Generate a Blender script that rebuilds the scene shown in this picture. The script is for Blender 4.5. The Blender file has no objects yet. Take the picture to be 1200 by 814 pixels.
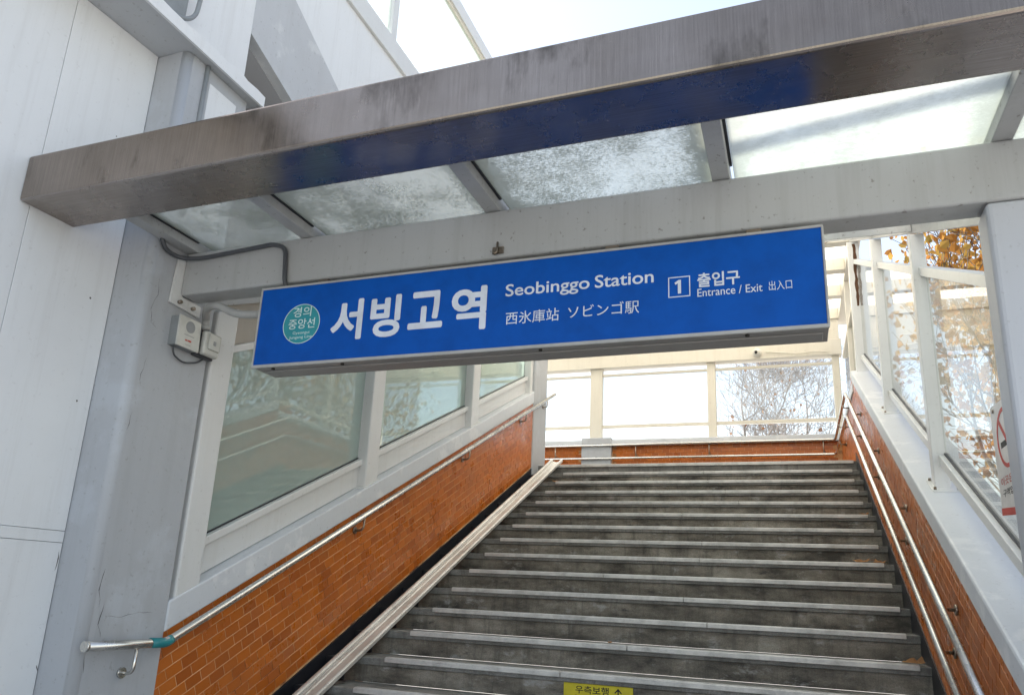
import bpy, bmesh, math, random
from mathutils import Vector, Matrix
R = math.radians
scene = bpy.context.scene
col = scene.collection

# ------------------------------------------------------------------ camera
YAW, PITCH, ROLL = .3626, .2669, .0452
ca, sa, cp, sp = math.cos(YAW), math.sin(YAW), math.cos(PITCH), math.sin(PITCH)
fwd = Vector((-sa*cp, ca*cp, sp)); rgt = Vector((ca, sa, 0)); upv = rgt.cross(fwd)
cr, sr = math.cos(ROLL), math.sin(ROLL)
r2 = cr*rgt + sr*upv; u2 = -sr*rgt + cr*upv
cam_d = bpy.data.cameras.new('camera'); cam = bpy.data.objects.new('camera', cam_d); col.objects.link(cam)
cam.matrix_world = Matrix(((r2.x, u2.x, -fwd.x, 0), (r2.y, u2.y, -fwd.y, 0), (r2.z, u2.z, -fwd.z, 0), (0, 0, 0, 1)))
cam_d.sensor_fit = 'HORIZONTAL'; cam_d.sensor_width = 36
cam_d.lens = 883.8/1200*36
cam_d.shift_x = -.0007; cam_d.shift_y = .0363
cam_d.clip_start = .02; cam_d.clip_end = 3000
scene.camera = cam

# ------------------------------------------------------------------ sky, sun, exposure
SUN_AZ = R(-80)      # from +Y towards +X
SUN_EL = R(46)
world = bpy.data.worlds.new('World'); scene.world = world; world.use_nodes = True
nt = world.node_tree
sky = nt.nodes.new('ShaderNodeTexSky'); sky.sky_type = 'NISHITA'; sky.sun_disc = False
sky.sun_elevation = SUN_EL; sky.sun_rotation = SUN_AZ
sky.air_density = 1.3; sky.dust_density = 1.2; sky.ozone_density = .5; sky.altitude = 50
bg = nt.nodes['Background']; bg.inputs[1].default_value = .11
hs = nt.nodes.new('ShaderNodeHueSaturation'); hs.inputs['Saturation'].default_value = .62      # hazy autumn air
nt.links.new(sky.outputs[0], hs.inputs['Color']); nt.links.new(hs.outputs[0], bg.inputs[0])
sun_d = bpy.data.lights.new('sun', 'SUN'); sun_d.energy = 4.5; sun_d.angle = R(.6); sun_d.color = (1, .92, .8)
sun = bpy.data.objects.new('sun', sun_d); col.objects.link(sun)
sdir = Vector((math.sin(SUN_AZ)*math.cos(SUN_EL), math.cos(SUN_AZ)*math.cos(SUN_EL), math.sin(SUN_EL)))
sun.rotation_euler = sdir.to_track_quat('Z', 'Y').to_euler()
sun.location = sdir*60
scene.view_settings.view_transform = 'Standard'; scene.view_settings.look = 'None'
scene.view_settings.exposure = 1.58; scene.view_settings.gamma = 1; scene.view_settings.use_curve_mapping = False
scene.render.engine = 'CYCLES'
scene.cycles.use_denoising = True
scene.cycles.max_bounces = 10; scene.cycles.transparent_max_bounces = 24
scene.cycles.diffuse_bounces = 5; scene.cycles.glossy_bounces = 5; scene.cycles.sample_clamp_indirect = 6
scene.cycles.caustics_reflective = False; scene.cycles.caustics_refractive = False

# ------------------------------------------------------------------ materials
def new_mat(name):
    m = bpy.data.materials.new(name); m.use_nodes = True
    t = m.node_tree; b = t.nodes['Principled BSDF']
    return m, t, b
def nd(t, kind, **kw):
    n = t.nodes.new('ShaderNode'+kind)
    for k, v in kw.items():
        if k.startswith('i_'):
            n.inputs[int(k[2:])].default_value = v
        else: setattr(n, k, v)
    return n
def coords(t, scale=(1, 1, 1), kind='Object'):
    tc = nd(t, 'TexCoord'); mp = nd(t, 'Mapping')
    mp.inputs['Scale'].default_value = scale
    t.links.new(tc.outputs[kind], mp.inputs[0]); return mp.outputs[0]
def noise(t, vec, scale, detail=5, rough=.6):
    n = nd(t, 'TexNoise'); n.inputs['Scale'].default_value = scale; n.inputs['Detail'].default_value = detail
    n.inputs['Roughness'].default_value = rough
    t.links.new(vec, n.inputs['Vector']); return n.outputs[0]
def ramp(t, fac, stops):
    r = nd(t, 'ValToRGB'); e = r.color_ramp.elements
    while len(e) < len(stops): e.new(.5)
    for i, (p, c) in enumerate(stops):
        e[i].position = p; e[i].color = c if len(c) == 4 else (*c, 1)
    t.links.new(fac, r.inputs[0]); return r.outputs[0]
def g(v): return (v, v, v, 1)
def mixc(t, fac, a, b, mode='MIX'):
    m = nd(t, 'Mix', data_type='RGBA', blend_type=mode)
    for s, v in ((m.inputs[0], fac), (m.inputs[6], a), (m.inputs[7], b)):
        if isinstance(v, (float, int)): s.default_value = v
        elif isinstance(v, tuple): s.default_value = v if len(v) == 4 else (*v, 1)
        else: t.links.new(v, s)
    return m.outputs[2]
def bump(t, b, h, strength=.2, dist=.01):
    n = nd(t, 'Bump'); n.inputs['Strength'].default_value = strength; n.inputs['Distance'].default_value = dist
    t.links.new(h, n.inputs['Height']); t.links.new(n.outputs[0], b.inputs['Normal'])

def paint(name, c, rough=.55, dirt=(.35, .33, .30), amount=.35, streak=.3, fine=.12, blotch=None, blotch_pos=(.56, .62), bstr=.12):
    """painted metal or render: large soft stains, vertical rain streaks, specks"""
    m, t, b = new_mat(name)
    v = coords(t)
    n1 = ramp(t, noise(t, v, 1.3, 6, .65), [(.42, g(0)), (.75, g(1))])
    sv = coords(t, (9, 9, .45))
    n2 = ramp(t, noise(t, sv, 1.6, 5, .7), [(.5, g(0)), (.8, g(1))])
    n3 = ramp(t, noise(t, v, 38, 3, .6), [(.63, g(0)), (.72, g(1))])
    base = (*c, 1)
    if blotch:
        nb = ramp(t, noise(t, v, 3.1, 7, .62), [(blotch_pos[0], g(0)), (blotch_pos[1], g(1))])
        base = mixc(t, nb, base, blotch)
    x = mixc(t, 0.0, base, base)
    m1 = nd(t, 'Math', operation='MULTIPLY', i_1=amount); t.links.new(n1, m1.inputs[0])
    x = mixc(t, m1.outputs[0], x, tuple(a*.5+d*.5 for a, d in zip(c, dirt)))
    m2 = nd(t, 'Math', operation='MULTIPLY', i_1=streak); t.links.new(n2, m2.inputs[0])
    x = mixc(t, m2.outputs[0], x, dirt)
    m3 = nd(t, 'Math', operation='MULTIPLY', i_1=fine); t.links.new(n3, m3.inputs[0])
    x = mixc(t, m3.outputs[0], x, (.12, .1, .08))
    t.links.new(x, b.inputs['Base Color'])
    b.inputs['Roughness'].default_value = rough
    bump(t, b, noise(t, v, 22, 5, .6), bstr, .006)
    return m

M = {}
M['white'] = paint('white_wall_paint', (.76, .78, .80), .5, (.44, .43, .42), .26, .24, .1)
M['grey'] = paint('grey_pillar_paint', (.43, .45, .48), .55, (.28, .28, .29), .3, .25, .25, (.47, .5, .54), (.55, .63), .3)
M['coping'] = paint('coping_paint', (.62, .65, .69), .5, (.40, .40, .41), .3, .1, .25, (.72, .74, .77))
M['postgrey'] = paint('grey_post_paint', (.47, .49, .53), .45, (.3, .3, .31), .3, .15, .2, bstr=.04)
M['frame'] = paint('white_frame_paint', (.68, .69, .69), .35, (.45, .43, .38), .2, .18, .2, bstr=.04)
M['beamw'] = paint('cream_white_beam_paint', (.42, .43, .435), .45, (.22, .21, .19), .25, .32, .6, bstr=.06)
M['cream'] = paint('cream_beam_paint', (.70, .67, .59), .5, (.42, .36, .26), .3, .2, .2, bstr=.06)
M['panel'] = paint('lower_panel', (.62, .63, .63), .4, (.4, .38, .34), .25, .25, .2, bstr=.03)
M['beige'] = paint('transom_panel', (.42, .38, .33), .5, (.3, .25, .2), .3, .2, .1)  # shade on the white transom put into a beige tone; also colours one cable
M['soffit'] = paint('soffit_paint', (.5, .52, .55), .6, (.3, .3, .3), .3, .1, .3)
M['recess'] = paint('recess_shade', (.05, .053, .06), .8, (.05, .05, .05), .5, .3, .2)  # shade of the recess put into a near-black colour; also backs the panel joints
M['concrete_pale'] = paint('painted_concrete', (.52, .54, .57), .7, (.32, .32, .32), .4, .2, .3, (.6, .62, .64), bstr=.3)
M['concrete'] = paint('concrete', (.42, .42, .41), .8, (.25, .24, .22), .5, .3, .3, bstr=.3)

def steel(name, c1, c2, c3, rough, streak_axis, metal=1.0, stain=True):
    m, t, b = new_mat(name)
    v = coords(t)
    s = {'z': (60, 60, 1.2), 'y': (60, 1.2, 60), 'x': (1.2, 60, 60), 'n': (1, 1, 1)}[streak_axis]
    br = noise(t, coords(t, s), 3, 4, .7)
    big = noise(t, v, 1.1, 6, .62)
    x = mixc(t, ramp(t, big, [(.35, g(0)), (.65, g(1))]), c1, c2)
    if stain:
        st = ramp(t, noise(t, coords(t, (1.4, 1.4, .5)), 2.3, 8, .7), [(.54, g(0)), (.66, g(1))])
        x = mixc(t, st, x, c3)
    x = mixc(t, .5, x, ramp(t, br, [(.3, g(.45)), (.7, g(1))]), 'MULTIPLY')
    t.links.new(x, b.inputs['Base Color']); b.inputs['Metallic'].default_value = metal
    rr = nd(t, 'MapRange', i_1=.3, i_2=.7, i_3=rough*.75, i_4=rough*1.35)
    t.links.new(noise(t, v, 4, 6, .7), rr.inputs[0]); t.links.new(rr.outputs[0], b.inputs['Roughness'])
    if streak_axis != 'n': bump(t, b, noise(t, v, 2.2, 2, .4), .3 if streak_axis == 'z' else .08, .03)
    return m
M['tarnish'] = steel('tarnished_stainless', (.37, .315, .275), (.26, .215, .18), (.15, .125, .105), .22, 'z')
M['tarnish_under'] = steel('tarnished_stainless_underside', (.42, .38, .36), (.30, .25, .22), (.17, .14, .12), .26, 'x', stain=False)
M['steel'] = steel('handrail_steel', (.78, .77, .74), (.68, .66, .62), (.5, .47, .42), .24, 'n', stain=False)
M['alu'] = steel('ramp_aluminium', (.78, .77, .74), (.68, .66, .62), (.50, .47, .43), .38, 'n', metal=.45)
M['bracket'] = steel('bracket_steel', (.42, .36, .30), (.3, .25, .2), (.2, .15, .1), .3, 'n')

def plain(name, c, rough=.5, metal=0, spec=.5):
    m, t, b = new_mat(name)
    v = coords(t)
    x = mixc(t, ramp(t, noise(t, v, 9, 5, .65), [(.4, g(0)), (.75, g(1))]), c, tuple(q*.78 for q in c))
    t.links.new(x, b.inputs['Base Color'])
    b.inputs['Roughness'].default_value = rough; b.inputs['Metallic'].default_value = metal
    b.inputs['Specular IOR Level'].default_value = spec
    return m
M['blue'] = plain('sign_blue', (.0005, .080, .40), .5, 0, .15)
M['signmetal'] = paint('sign_case_paint', (.30, .295, .285), .45, (.15, .14, .13), .3, .1, .2, bstr=.03)
M['letter'] = plain('sign_letter_white', (.66, .70, .78), .45)
M['letter_teal'] = plain('line_badge_letter', (.62, .76, .74), .45)
M['teal'] = plain('line_badge_teal', (.015, .26, .30), .4)
M['black'] = plain('near_black', (.012, .014, .02), .45)
M['rubber'] = plain('dark_conduit', (.07, .075, .085), .45)
M['conduit'] = plain('grey_conduit', (.40, .40, .39), .5)
M['box'] = plain('box_plastic', (.60, .60, .56), .4)
M['speaker'] = plain('speaker_grille', (.30, .31, .32), .6)
M['boxside'] = plain('box_side_grey', (.25, .27, .28), .5)
M['red'] = plain('sign_red', (.55, .05, .03), .5)
M['yellow'] = plain('yellow_plate', (.68, .58, .02), .5)
M['ink'] = plain('black_ink', (.015, .015, .012), .6)
M['plate'] = plain('notice_white', (.72, .70, .68), .4)
M['crack'] = plain('crack_dark', (.10, .095, .09), .9)
M['tape'] = plain('teal_tape', (.02, .22, .24), .35)
M['rust'] = plain('rust_brown', (.10, .045, .02), .8)
M['camwhite'] = plain('camera_white', (.7, .68, .62), .35)
M['lens'] = plain('lens_black', (.01, .01, .01), .1)
M['bark'] = paint('tree_bark', (.11, .09, .075), .9, (.05, .04, .035), .5, .3, .3, bstr=.6)

def tile_mat():
    m, t, b = new_mat('glazed_orange_tile')
    oi = nd(t, 'ObjectInfo'); ge = nd(t, 'NewGeometry')
    a = nd(t, 'Math', operation='ADD'); t.links.new(oi.outputs['Random'], a.inputs[0]); t.links.new(ge.outputs['Random Per Island'], a.inputs[1])
    f = nd(t, 'Math', operation='FRACT'); t.links.new(a.outputs[0], f.inputs[0])
    x = ramp(t, f.outputs[0], [(0, (.38, .092, .010)), (.35, (.47, .122, .012)), (.7, (.53, .142, .014)), (1, (.44, .118, .022))])
    pos = nd(t, 'NewGeometry').outputs['Position']
    dirt = ramp(t, noise(t, pos, 2.2, 7, .65), [(.5, g(0)), (.75, g(.45))])
    x = mixc(t, dirt, x, (.32, .11, .04))
    dust = ramp(t, noise(t, pos, 26, 6, .7), [(.66, g(0)), (.76, g(.7))])
    x = mixc(t, dust, x, (.5, .33, .22))
    t.links.new(x, b.inputs['Base Color'])
    rr = nd(t, 'MapRange', i_1=.3, i_2=.75, i_3=.2, i_4=.48); t.links.new(noise(t, pos, 5, 5, .6), rr.inputs[0])
    t.links.new(rr.outputs[0], b.inputs['Roughness'])
    return m
M['tile'] = tile_mat()
def grout_mat():
    m, t, b = new_mat('tile_grout')
    pos = nd(t, 'NewGeometry').outputs['Position']
    x = ramp(t, noise(t, pos, 2.6, 6, .7), [(.40, (.17, .07, .035)), (.47, (.55, .30, .14)), (.7, (.72, .47, .26))])
    t.links.new(x, b.inputs['Base Color']); b.inputs['Roughness'].default_value = .9
    return m
M['grout'] = grout_mat()

def stone(name, c1, c2, c3, bstr=.4, pale=.5):
    m, t, b = new_mat(name)
    v = nd(t, 'NewGeometry').outputs['Position']
    mp = nd(t, 'Mapping'); mp.inputs['Scale'].default_value = (1, 1, 2.2); t.links.new(v, mp.inputs[0]); v2 = mp.outputs[0]
    x = ramp(t, noise(t, v2, 2.4, 9, .68), [(.36, c1), (.52, c2), (.68, c3)])
    gr = ramp(t, noise(t, v, 160, 2, .5), [(.35, g(.55)), (.65, g(1.15))])
    x = mixc(t, .55, x, gr, 'MULTIPLY')
    sc = ramp(t, noise(t, v2, 4.5, 9, .75), [(.56, g(0)), (.66, g(pale))])
    x = mixc(t, sc, x, (.38, .38, .37))
    mp3 = nd(t, 'Mapping'); mp3.inputs['Scale'].default_value = (9, 9, 1.1); t.links.new(v, mp3.inputs[0])
    x = mixc(t, ramp(t, noise(t, mp3.outputs[0], 1.5, 6, .7), [(.5, g(0)), (.68, g(.55))]), x, (.045, .043, .04))
    dk = ramp(t, noise(t, v2, 3.7, 8, .7), [(.6, g(0)), (.68, g(.8))])
    x = mixc(t, dk, x, (.025, .027, .032))
    t.links.new(x, b.inputs['Base Color']); b.inputs['Roughness'].default_value = .72
    bump(t, b, noise(t, v, 45, 6, .65), bstr, .006)
    return m
M['step'] = stone('stained_step_stone', (.065, .059, .05, 1), (.215, .195, .162, 1), (.38, .355, .305, 1), pale=.9)
M['tread'] = stone('tread_stone', (.13, .13, .12, 1), (.20, .20, .19, 1), (.27, .27, .255, 1), pale=.3)
def nosing_mat():
    m, t, b = new_mat('nosing_metal')
    v = nd(t, 'NewGeometry').outputs['Position']
    x = ramp(t, noise(t, v, 7, 8, .7), [(.3, (.36, .36, .355)), (.55, (.60, .60, .59)), (.75, (.70, .69, .67))])
    t.links.new(x, b.inputs['Base Color']); b.inputs['Roughness'].default_value = .45; b.inputs['Metallic'].default_value = .2
    return m
M['nosing'] = nosing_mat()
M['gap'] = plain('nosing_groove', (.05, .05, .05), .8)
def ground_mat():
    m, t, b = new_mat('paving')
    v = coords(t)
    br = nd(t, 'TexBrick'); t.links.new(v, br.inputs['Vector']); br.inputs['Scale'].default_value = 2.2
    br.inputs['Color1'].default_value = (.44, .43, .41, 1); br.inputs['Color2'].default_value = (.40, .39, .38, 1); br.inputs['Mortar'].default_value = (.12, .12, .12, 1)
    br.inputs['Mortar Size'].default_value = .01
    x = mixc(t, ramp(t, noise(t, v, .8, 6, .6), [(.4, g(0)), (.7, g(.5))]), br.outputs[0], (.33, .32, .30))
    t.links.new(x, b.inputs['Base Color']); b.inputs['Roughness'].default_value = .85
    return m
M['ground'] = ground_mat()

def glass_mat(name, tint=(.95, .97, .96), film=(.8, .82, .82), film_amt=.12, ior=1.5, dirt=0.0, dirt_scale=8, dirt_col=(.33, .34, .31), refl_rough=.0, var=.3):
    """thin sheet: fresnel reflection over a see-through sheet carrying a translucent film and dirt"""
    m = bpy.data.materials.new(name); m.use_nodes = True; t = m.node_tree
    t.nodes.remove(t.nodes['Principled BSDF']); out = t.nodes['Material Output']
    tr = nd(t, 'BsdfTransparent'); tr.inputs[0].default_value = (*tint, 1)
    tl = nd(t, 'BsdfTranslucent'); tl.inputs[0].default_value = (*film, 1)
    df = nd(t, 'BsdfDiffuse'); df.inputs[0].default_value = (*film, 1)
    fm = nd(t, 'MixShader', i_0=.5); t.links.new(tl.outputs[0], fm.inputs[1]); t.links.new(df.outputs[0], fm.inputs[2])
    v = coords(t)
    mix1 = nd(t, 'MixShader'); t.links.new(tr.outputs[0], mix1.inputs[1]); t.links.new(fm.outputs[0], mix1.inputs[2])
    rr = nd(t, 'MapRange', i_1=.3, i_2=.7, i_3=film_amt*(1-var), i_4=film_amt*(1+var)); t.links.new(noise(t, v, 3, 5, .6), rr.inputs[0])
    t.links.new(rr.outputs[0], mix1.inputs[0])
    cur = mix1.outputs[0]
    if dirt > 0:
        sp1 = noise(t, coords(t, (1, 2.2, 1)), dirt_scale*7, 5, .75)
        big = noise(t, v, dirt_scale*.35, 5, .65)
        s = nd(t, 'Math', operation='MULTIPLY_ADD', i_1=.5, i_2=-.16); t.links.new(big, s.inputs[0])
        a = nd(t, 'Math', operation='ADD'); t.links.new(sp1, a.inputs[0]); t.links.new(s.outputs[0], a.inputs[1])
        gx = nd(t, 'SeparateXYZ'); t.links.new(nd(t, 'TexCoord').outputs['Generated'], gx.inputs[0])
        ed = []
        for ax in (0, 1):            # grime gathers along the frame
            q = nd(t, 'Math', operation='SUBTRACT', i_1=.5); t.links.new(gx.outputs[ax], q.inputs[0])
            q2 = nd(t, 'Math', operation='ABSOLUTE'); t.links.new(q.outputs[0], q2.inputs[0])
            q3 = nd(t, 'MapRange', i_1=.40 if ax == 0 else .36, i_2=.5, i_3=0.0, i_4=.16); t.links.new(q2.outputs[0], q3.inputs[0]); ed.append(q3.outputs[0])
        em = nd(t, 'Math', operation='MAXIMUM'); t.links.new(ed[0], em.inputs[0]); t.links.new(ed[1], em.inputs[1])
        a2 = nd(t, 'Math', operation='ADD'); t.links.new(a.outputs[0], a2.inputs[0]); t.links.new(em.outputs[0], a2.inputs[1])
        mask = ramp(t, a2.outputs[0], [(.59, g(0)), (.65, g(dirt))])
        dd = nd(t, 'BsdfDiffuse'); dd.inputs[0].default_value = (*dirt_col, 1)
        dt = nd(t, 'BsdfTranslucent'); dt.inputs[0].default_value = (*dirt_col, 1)
        dm = nd(t, 'MixShader', i_0=.45); t.links.new(dd.outputs[0], dm.inputs[1]); t.links.new(dt.outputs[0], dm.inputs[2])
        m2 = nd(t, 'MixShader'); t.links.new(mask, m2.inputs[0]); t.links.new(cur, m2.inputs[1]); t.links.new(dm.outputs[0], m2.inputs[2]); cur = m2.outputs[0]
    gl = nd(t, 'BsdfGlossy'); gl.inputs['Roughness'].default_value = refl_rough
    fr = nd(t, 'Fresnel'); bf = nd(t, 'NewGeometry')          # a thin sheet reflects alike from both of its faces
    im = nd(t, 'MapRange', i_1=0.0, i_2=1.0, i_3=ior, i_4=1/ior); t.links.new(bf.outputs['Backfacing'], im.inputs[0]); t.links.new(im.outputs[0], fr.inputs[0])
    m3 = nd(t, 'MixShader'); t.links.new(fr.outputs[0], m3.inputs[0]); t.links.new(cur, m3.inputs[1]); t.links.new(gl.outputs[0], m3.inputs[2])
    t.links.new(m3.outputs[0], out.inputs[0])
    return m
M['canopy_glass'] = glass_mat('dirty_canopy_glass', (.98, .98, .93), (.98, .97, .91), .34, 1.3, .62, 9, (.36, .38, .32))
M['canopy_clean'] = glass_mat('frosted_canopy_glass', (.96, .98, .96), (.93, .95, .92), .6, 1.3, .3, 9, (.4, .42, .38))
M['left_glass'] = glass_mat('grey_green_window_glass', (.68, .78, .75), (.80, .92, .88), .52, 2.0, var=.05)
M['right_glass'] = glass_mat('hazy_window_glass', (.97, .98, .96), (.95, .95, .92), .10, 1.3)
M['back_glass'] = glass_mat('landing_window_glass', (.95, .97, .98), (.9, .92, .94), .06, 1.2)
M['upper_glass'] = glass_mat('upper_window_glass', (.94, .98, .96), (.92, .95, .92), .12, 1.3)
def roof_sheet():
    m = bpy.data.materials.new('translucent_roof_sheet'); m.use_nodes = True; t = m.node_tree
    t.nodes.remove(t.nodes['Principled BSDF']); out = t.nodes['Material Output']
    tl = nd(t, 'BsdfTranslucent'); df = nd(t, 'BsdfDiffuse')
    v = coords(t); x = ramp(t, noise(t, v, 2, 6, .6), [(.35, (.97, .955, .91)), (.7, (.9, .88, .82))])
    t.links.new(x, tl.inputs[0]); t.links.new(x, df.inputs[0])
    mx = nd(t, 'MixShader', i_0=.08); t.links.new(tl.outputs[0], mx.inputs[1]); t.links.new(df.outputs[0], mx.inputs[2]); t.links.new(mx.outputs[0], out.inputs[0])
    return m
M['roof'] = roof_sheet()
def leaf_mat(name, stops):
    m = bpy.data.materials.new(name); m.use_nodes = True; t = m.node_tree
    t.nodes.remove(t.nodes['Principled BSDF']); out = t.nodes['Material Output']
    ge = nd(t, 'NewGeometry'); x = ramp(t, ge.outputs['Random Per Island'], stops)
    tl = nd(t, 'BsdfTranslucent'); df = nd(t, 'BsdfDiffuse'); t.links.new(x, tl.inputs[0]); t.links.new(x, df.inputs[0])
    mx = nd(t, 'MixShader', i_0=.55); t.links.new(tl.outputs[0], mx.inputs[1]); t.links.new(df.outputs[0], mx.inputs[2]); t.links.new(mx.outputs[0], out.inputs[0])
    return m
M['leaf'] = leaf_mat('autumn_leaves', [(0, (.22, .10, .03)), (.4, (.36, .17, .045)), (.7, (.46, .27, .07)), (1, (.28, .20, .06))])
M['leaf_dry'] = leaf_mat('dry_leaves', [(0, (.24, .11, .05)), (.6, (.38, .20, .10)), (1, (.46, .27, .14))])
M['bark_hazed'] = paint('hazed_twig_bark', (.26, .24, .225), .9, (.14, .12, .11), .5, .2, .2)  # haze over the distant trees put into a paler bark colour

# ------------------------------------------------------------------ builders
K = .16/.3473                      # rise over run of the flight
C = 1.4488 - K*8.9793              # nosing line: z = C + K*y
def zs(y, h=0): return C + K*y + h
EPS = random.Random(7)

class B:
    """a mesh in the making"""
    def __init__(s): s.bm = bmesh.new()
    def hexa(s, p, bev=0, seg=2):
        vs = [s.bm.verts.new(q) for q in p]
        fs = [s.bm.faces.new([vs[i] for i in f]) for f in ((0, 3, 2, 1), (4, 5, 6, 7), (0, 1, 5, 4), (1, 2, 6, 5), (2, 3, 7, 6), (3, 0, 4, 7))]
        if bev:
            es = list({e for f in fs for e in f.edges})
            bmesh.ops.bevel(s.bm, geom=es, offset=bev, segments=seg, affect='EDGES', profile=.5)
        return s
    def box(s, x0, x1, y0, y1, z0, z1, bev=0, seg=2):
        return s.hexa([(x0, y0, z0), (x1, y0, z0), (x1, y1, z0), (x0, y1, z0), (x0, y0, z1), (x1, y0, z1), (x1, y1, z1), (x0, y1, z1)], bev, seg)
    def sbox(s, x0, x1, y0, y1, h0, h1, bev=0):     # follows the slope of the stairs
        return s.hexa([(x0, y0, zs(y0, h0)), (x1, y0, zs(y0, h0)), (x1, y1, zs(y1, h0)), (x0, y1, zs(y1, h0)),
                       (x0, y0, zs(y0, h1)), (x1, y0, zs(y0, h1)), (x1, y1, zs(y1, h1)), (x0, y1, zs(y1, h1))], bev)
    def prism(s, pts, d):        # flat polygon pushed along d
        d = Vector(d); a = [s.bm.verts.new(p) for p in pts]; b = [s.bm.verts.new(Vector(p)+d) for p in pts]; n = len(pts)
        s.bm.faces.new(a); s.bm.faces.new(b[::-1])
        for i in range(n): s.bm.faces.new((a[i], b[i], b[(i+1) % n], a[(i+1) % n]))
        return s
    def tube(s, pts, r, n=10, cap=True):
        pts = [Vector(p) for p in pts]; rs = r if isinstance(r, (list, tuple)) else [r]*len(pts)
        rings = []; ref = None
        for i, p in enumerate(pts):
            d = (pts[min(i+1, len(pts)-1)] - pts[max(i-1, 0)]).normalized()
            if ref is None: ref = d.orthogonal().normalized()
            ref = (ref - d*ref.dot(d)).normalized(); q = d.cross(ref)
            k = 1.0
            if 0 < i < len(pts)-1:
                c = (pts[i]-pts[i-1]).normalized().dot(d); k = 1/max(c, .6)
            rings.append([s.bm.verts.new(p + (ref*math.cos(2*math.pi*j/n) + q*math.sin(2*math.pi*j/n))*rs[i]) for j in range(n)])
        for a, b in zip(rings, rings[1:]):
            for j in range(n): 
                f = s.bm.faces.new((a[j], a[(j+1) % n], b[(j+1) % n], b[j])); f.smooth = n > 4
        if cap and n > 2:
            s.bm.faces.new(rings[0][::-1]); s.bm.faces.new(rings[-1])
        return s
    def mesh(s, name):
        bmesh.ops.recalc_face_normals(s.bm, faces=s.bm.faces)
        me = bpy.data.meshes.new(name); s.bm.to_mesh(me); s.bm.free(); return me
def arc(pts, rad, n=6):
    """round the corners of a polyline"""
    pts = [Vector(p) for p in pts]; out = [pts[0]]
    for a, b, c in zip(pts, pts[1:], pts[2:]):
        d1 = (a-b); d2 = (c-b); r = min(rad, d1.length*.49, d2.length*.49)
        p, q = b+d1.normalized()*r, b+d2.normalized()*r
        for i in range(n+1):
            t = i/n; out.append(p*(1-t)**2 + b*2*t*(1-t) + q*t*t)
    out.append(pts[-1]); return out

def tag(o, label=None, cat=None, group=None, kind=None):
    if label: o['label'] = label
    if cat: o['category'] = cat
    if group: o['group'] = group
    if kind: o['kind'] = kind
    return o
def thing(name, loc, label=None, cat=None, group=None, kind=None):
    o = bpy.data.objects.new(name, None); col.objects.link(o); o.location = loc; o.empty_display_size = .1
    return tag(o, label, cat, group, kind)
def part(name, b, mat, parent=None):
    """b: a B or a mesh, in world coordinates"""
    me = b.mesh(name) if isinstance(b, B) else b
    if not me.materials: me.materials.append(M[mat])
    o = bpy.data.objects.new(name, me); col.objects.link(o)
    if parent is not None:
        o.parent = parent
        if parent.type == 'EMPTY': o.location = -Vector(parent.location)
    return o

# ================================================================== SETTING
GZ = -1.591
b = B(); b.box(-400, 400, -400, 900, GZ-.5, GZ)
tag(part('ground', b, 'ground'), kind='structure')

# ---- stairs
XW0, XW1 = -3.15, .70
T = .3473
stairs = thing('stairs', (-1.2, 3, GZ), kind='structure')
rs = random.Random(3)
for i in range(19):
    y = 8.9793 - i*T; z = 1.4488 - i*.16
    b = B(); b.box(-2.98, XW1-.002, y+.02, y+T+.06, z-.165, z-.058)
    st = part('step', b, 'step', stairs)
    b = B(); b.box(-2.98, XW1-.003, y+.004, y+T+.018, z-.056, z-.006, .004, 1)
    part('tread', b, 'tread', st)
    # two metal nosing strips per step, ribbed
    xs = [-2.673+rs.uniform(-.012, .012), -1.02+rs.uniform(-.5, .5), .623+rs.uniform(-.02, .012)]
    b = B()
    for a, c in ((xs[0], xs[1]-.002), (xs[1]+.002, xs[2])):
        b.box(a, c, y-.006, y+.052, z-.030, z+.001, .003, 1)
        for q in (.012, .026, .040): b.box(a+.002, c-.002, y+q-.003, y+q+.003, z+.0005, z+.004)
    part('nosing', b, 'nosing', st)
    b = B(); b.box(XW0+.012, -2.982, y+.015, y+T+.06, z-.175, z-.02, .003, 1)
    part('black_step_end', b, 'black', st)  # black end piece of the step, between ramp and wall
b = B(); b.box(-7, XW1+.3, 9.3266+.015, 12.0, 1.30, 1.605)
landing = tag(part('landing', b, 'tread'), kind='structure')
b = B(); b.box(-2.9, .66, 9.3266-.004, 9.3266+.06, 1.575, 1.611, .003, 1)
part('landing_nosing', b, 'nosing', landing)

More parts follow.
